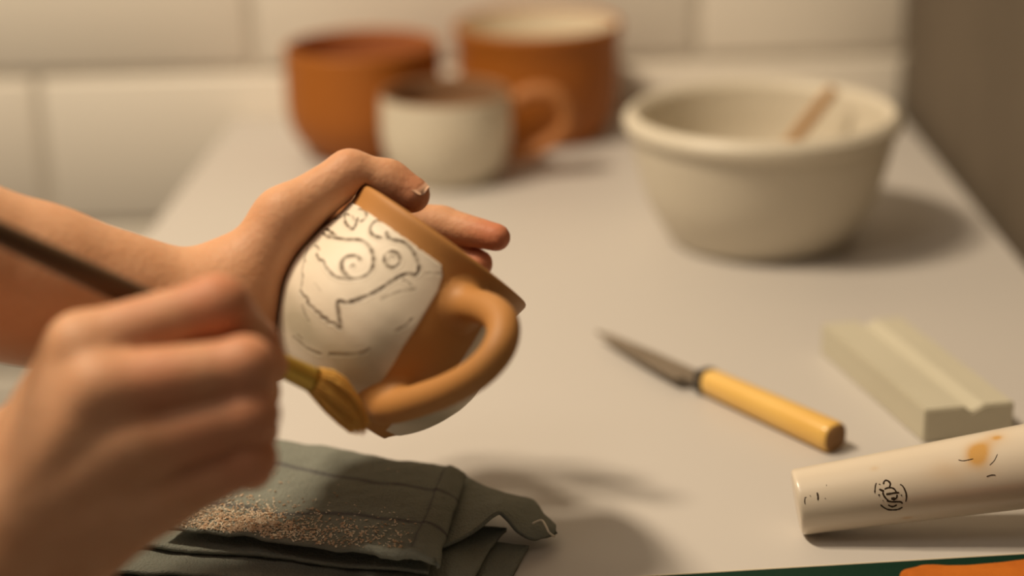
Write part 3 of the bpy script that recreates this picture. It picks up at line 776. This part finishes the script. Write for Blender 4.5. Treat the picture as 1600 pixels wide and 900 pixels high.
for k in range(260):
    an = random.uniform(0, 6.283); rr = .46*math.sqrt(random.random())
    st = ferr1 - bd*.05 + (u_*math.cos(an)+w_*math.sin(an))*rr
    ln = BLn*random.uniform(.85, 1.08); spread = 1.0+random.uniform(0, .35)
    pts = []
    for i in range(5):
        f = i/4
        pts.append(st + bd*(ln*f) + (u_*math.cos(an)+w_*math.sin(an))*(rr*.55*math.sin(f*2.6)*spread-rr*.5*f*f) + bend*(.35*f*f))
    for i in range(4):
        pass
    vsx = []
    for i, p in enumerate(pts):
        rad_ = .035*(1-.6*i/4)
        vsx.append([bm.verts.new(p+u_*rad_), bm.verts.new(p-u_*rad_*.5+w_*rad_*.87), bm.verts.new(p-u_*rad_*.5-w_*rad_*.87)])
    for i in range(4):
        for j in range(3): bm.faces.new((vsx[i][j], vsx[i][(j+1) % 3], vsx[i+1][(j+1) % 3], vsx[i+1][j]))
br = keep(from_bm('bristles', bm, M_BRISTLE), brush); br['kind'] = 'stuff'

# ------------------------------------------------------------------ folded cloth
cloth = empty('folded_cloth', 'grey green linen cloth with thin dark stripes folded in layers under the hands', 'cloth', G(520, 800))
LAYERS = []
def sheet(name, corners, z, seed, bulge, nu=90, nv=70, hem=None, stripes=None, thick=.16, lift=None, wav=.10, zc=None):
    "corners px: front-left, front-right, back-right, back-left, unprojected at height z; bilinear patch with folds"
    c = [G(x, y, z) for x, y in corners]
    u = np.linspace(0, 1, nu)[None, :]; v = np.linspace(0, 1, nv)[:, None]
    Pg = (np.array(c[0])[None, None]*((1-u)*(1-v))[..., None] + np.array(c[1])[None, None]*(u*(1-v))[..., None]
          + np.array(c[2])[None, None]*(u*v)[..., None] + np.array(c[3])[None, None]*((1-u)*v)[..., None])
    X, Y = Pg[..., 0], Pg[..., 1]
    ew = np.minimum(np.minimum(u, 1-u)*np.ones_like(v), np.minimum(v, 1-v)*np.ones_like(u))
    dx = .28*vnoise(X*.9, Y*.9, seed+1)+.08*vnoise(X*3, Y*3, seed+4); dy = .30*vnoise(X*.9, Y*.9, seed+2)+.08*vnoise(X*3.2, Y*3, seed+5)
    Z = z + bulge*np.clip(ew*9, 0, 1)**.5 + wav*vnoise(X*1.0, Y*1.3, seed) + .06*vnoise(X*2.8, Y*2.2, seed+3) + .03*vnoise(X*6, Y*7, seed+6) + .012*vnoise(X*15, Y*13, seed+7)
    if zc is not None:
        Z = Z + (zc[0]*(1-u)*(1-v)+zc[1]*u*(1-v)+zc[2]*u*v+zc[3]*(1-u)*v)
    if lift is not None: Z = Z + lift(u*np.ones_like(v), v*np.ones_like(u))
    Pg = np.stack([X+dx, Y+dy, Z], -1)
    st = np.zeros((nv, nu))
    if stripes is not None: st = stripes(u*np.ones_like(v), v*np.ones_like(u), X, Y)
    idx = np.arange(nu*nv).reshape(nv, nu)
    f = np.stack([idx[:-1, :-1], idx[:-1, 1:], idx[1:, 1:], idx[1:, :-1]], -1).reshape(-1, 4)
    o = keep(new_mesh(name, Pg.reshape(-1, 3).tolist(), f.tolist(), M_CLOTH), cloth)
    at = o.data.attributes.new('stripe', 'FLOAT', 'POINT'); at.data.foreach_set('value', st.reshape(-1).astype(float))
    so = o.modifiers.new('solidify', 'SOLIDIFY'); so.thickness = thick*CM; so.offset = -1
    LAYERS.append((Pg, idx)); return o, Pg
# bottom folds, then the corner that sticks out, then the top fold
sheet('fold', [(20, 930), (792, 918), (824, 852), (260, 790)], .20, 21, .04, wav=.03)
sheet('fold', [(110, 888), (728, 915), (790, 826), (290, 750)], .62, 31, .06, wav=.06)
def loft(name, curves, seed, nu=110, nv=60, hemw=.2):
    """sheet through pixel curves given front to back as (px,py,height)"""
    cs = []
    for c in curves:
        p = smooth_profile([G(x, y, z) for x, y, z in c], 24)
        a = np.array([tuple(q) for q in p]); d = np.r_[0, np.cumsum(np.linalg.norm(np.diff(a, axis=0), axis=1))]
        t_ = np.linspace(0, d[-1], nu); cs.append(np.stack([np.interp(t_, d, a[:, k]) for k in range(3)], -1))
    cs = np.array(cs); Pg = np.zeros((nv, nu, 3))
    for k in range(nu):
        p = smooth_profile([Vector(q) for q in cs[:, k]], 20); a = np.array([tuple(q) for q in p])
        t_ = np.linspace(0, len(a)-1, nv); Pg[:, k] = np.stack([np.interp(t_, np.arange(len(a)), a[:, j]) for j in range(3)], -1)
    X, Y = Pg[..., 0].copy(), Pg[..., 1].copy(); v = np.linspace(0, 1, nv)[:, None]
    Pg[..., 2] += .05*vnoise(X*3, Y*3, seed) + .02*vnoise(X*9, Y*8, seed+1) + .055*(v < hemw)
    idx = np.arange(nu*nv).reshape(nv, nu)
    f = np.stack([idx[:-1, :-1], idx[:-1, 1:], idx[1:, 1:], idx[1:, :-1]], -1).reshape(-1, 4)
    o = keep(new_mesh(name, Pg.reshape(-1, 3).tolist(), f.tolist(), M_CLOTH), cloth)
    at = o.data.attributes.new('stripe', 'FLOAT', 'POINT'); at.data.foreach_set('value', np.zeros(nu*nv))
    so = o.modifiers.new('solidify', 'SOLIDIFY'); so.thickness = .16*CM; so.offset = -1
    return o, Pg
o2, P2 = loft('corner_fold', [
    [(676, 862, .95), (705, 848, 1.05), (742, 828, 1.30), (776, 801, 1.75), (794, 811, 1.40), (812, 831, .95), (838, 843, .62), (868, 834, .50)],
    [(690, 812, 1.10), (715, 805, 1.20), (745, 800, 1.38), (777, 789, 1.62), (798, 797, 1.36), (820, 812, 1.02), (844, 828, .78), (869, 827, .60)],
    [(700, 770, 1.15), (722, 768, 1.22), (748, 771, 1.30), (778, 776, 1.38), (802, 781, 1.22), (826, 793, 1.02), (848, 812, .80), (869, 822, .60)],
    [(710, 738, 1.05), (728, 743, 1.10), (750, 755, 1.12), (778, 767, 1.10), (808, 774, 1.00), (834, 780, .90), (850, 802, .75), (867, 818, .55)]], 41)
sheet('fold', [(190, 846), (672, 893), (735, 760), (340, 715)], .98, 51, .07, wav=.05)
def strp(u, v, X, Y):
    s1 = np.exp(-((v-(.34-.10*np.clip((.62-u)/.3, 0, 1)+.012*np.sin(u*14)))/.020)**2)
    s2 = np.exp(-((v-.70-.01*np.sin(u*9))/.018)**2)
    hem_ = np.exp(-((u-.905)/.006)**2)*.7
    return np.clip(.85*s1+.8*s2+hem_, 0, 1)
o5, P5 = sheet('top_fold', [(250, 822), (684, 880), (727, 736), (418, 684)], 1.72, 61, .12, 160, 120, stripes=strp, wav=.07,
               lift=lambda u, v: -.30*np.clip((u-.9)/.1, 0, 1)**2*(v > -1) + .06*(np.abs(u-.95) < .045))
# rolled hem at the front corner and the pale loose thread
fr = [Vector(P5[int(a), int(b_)]) for a, b_ in zip(np.linspace(2, 2, 14), np.linspace(118, 156, 14))]
fr = [p + Vector((0, -.12, .02+.05*math.sin(i*.9))) for i, p in enumerate(fr)]
vs, fs = tube(fr, [.12+.10*abs(math.sin(math.pi*i/13))**.7+.03*math.sin(i*2.1) for i in range(14)], 12)
keep(new_mesh('hem', vs, fs, M_CLOTH), cloth)
zt = .98
thr = smooth_profile([G(832, 818, zt), G(846, 813, zt+.12), G(853, 822, zt+.12), G(858, 832, zt), G(866, 838, zt-.3)], 5)
vs, fs = tube(thr, .045, 8); keep(new_mesh('loose_thread', vs, fs, M_THREAD), cloth)
cloth.children[-1]['label'] = 'white loose thread'

# crumbs of clay on the cloth
def crumb_obj(name, n, m, sizes, sampler, label):
    vs = []; fs = []
    Pg, idx = P5, None
    nv_, nu_ = Pg.shape[:2]
    base = [(1, 0, 0), (-1, 0, 0), (0, .45, 0), (0, -.45, 0), (0, 0, .4), (0, 0, -.4)]
    tri = [(0, 2, 4), (2, 1, 4), (1, 3, 4), (3, 0, 4), (2, 0, 5), (1, 2, 5), (3, 1, 5), (0, 3, 5)]
    for _ in range(n):
        u, v = sampler()
        if not (0.01 < u < .97 and .01 < v < .97): continue
        p = Vector(Pg[int(v*(nv_-1)), int(u*(nu_-1))]); p += Vector((random.uniform(-.04, .04), random.uniform(-.04, .04), 0))
        s_ = random.uniform(*sizes); q = Matrix.Rotation(random.uniform(0, 6.3), 3, 'Z') @ Matrix.Rotation(random.uniform(-.5, .5), 3, 'Y')
        p.z += s_*.33; b0 = len(vs)
        for bv in base: vs.append(p + q @ (Vector(bv)*s_*random.uniform(.7, 1.2)))
        fs += [tuple(b0+k for k in t_) for t_ in tri]
    o = new_mesh(name, vs, fs, m, smooth=False); tag(o, label, 'crumbs'); o['kind'] = 'stuff'; return o
def dense():
    r = random.random()
    if r < .62: return random.gauss(.27, .16), abs(random.gauss(.03, .12))+.015
    if r < .90: return random.uniform(.05, .9), abs(random.gauss(0, .16))+.015
    return random.uniform(.02, .8), abs(random.gauss(0.1, .22))
crumb_obj('clay_crumbs', 1250, M_CRUMB, (.05, .12), dense, 'reddish brown clay crumbs scattered over the front of the folded cloth')
crumb_obj('pale_clay_crumbs', 1000, M_CRUMB2, (.045, .09), dense, 'paler beige clay crumbs mixed among the reddish ones on the cloth')
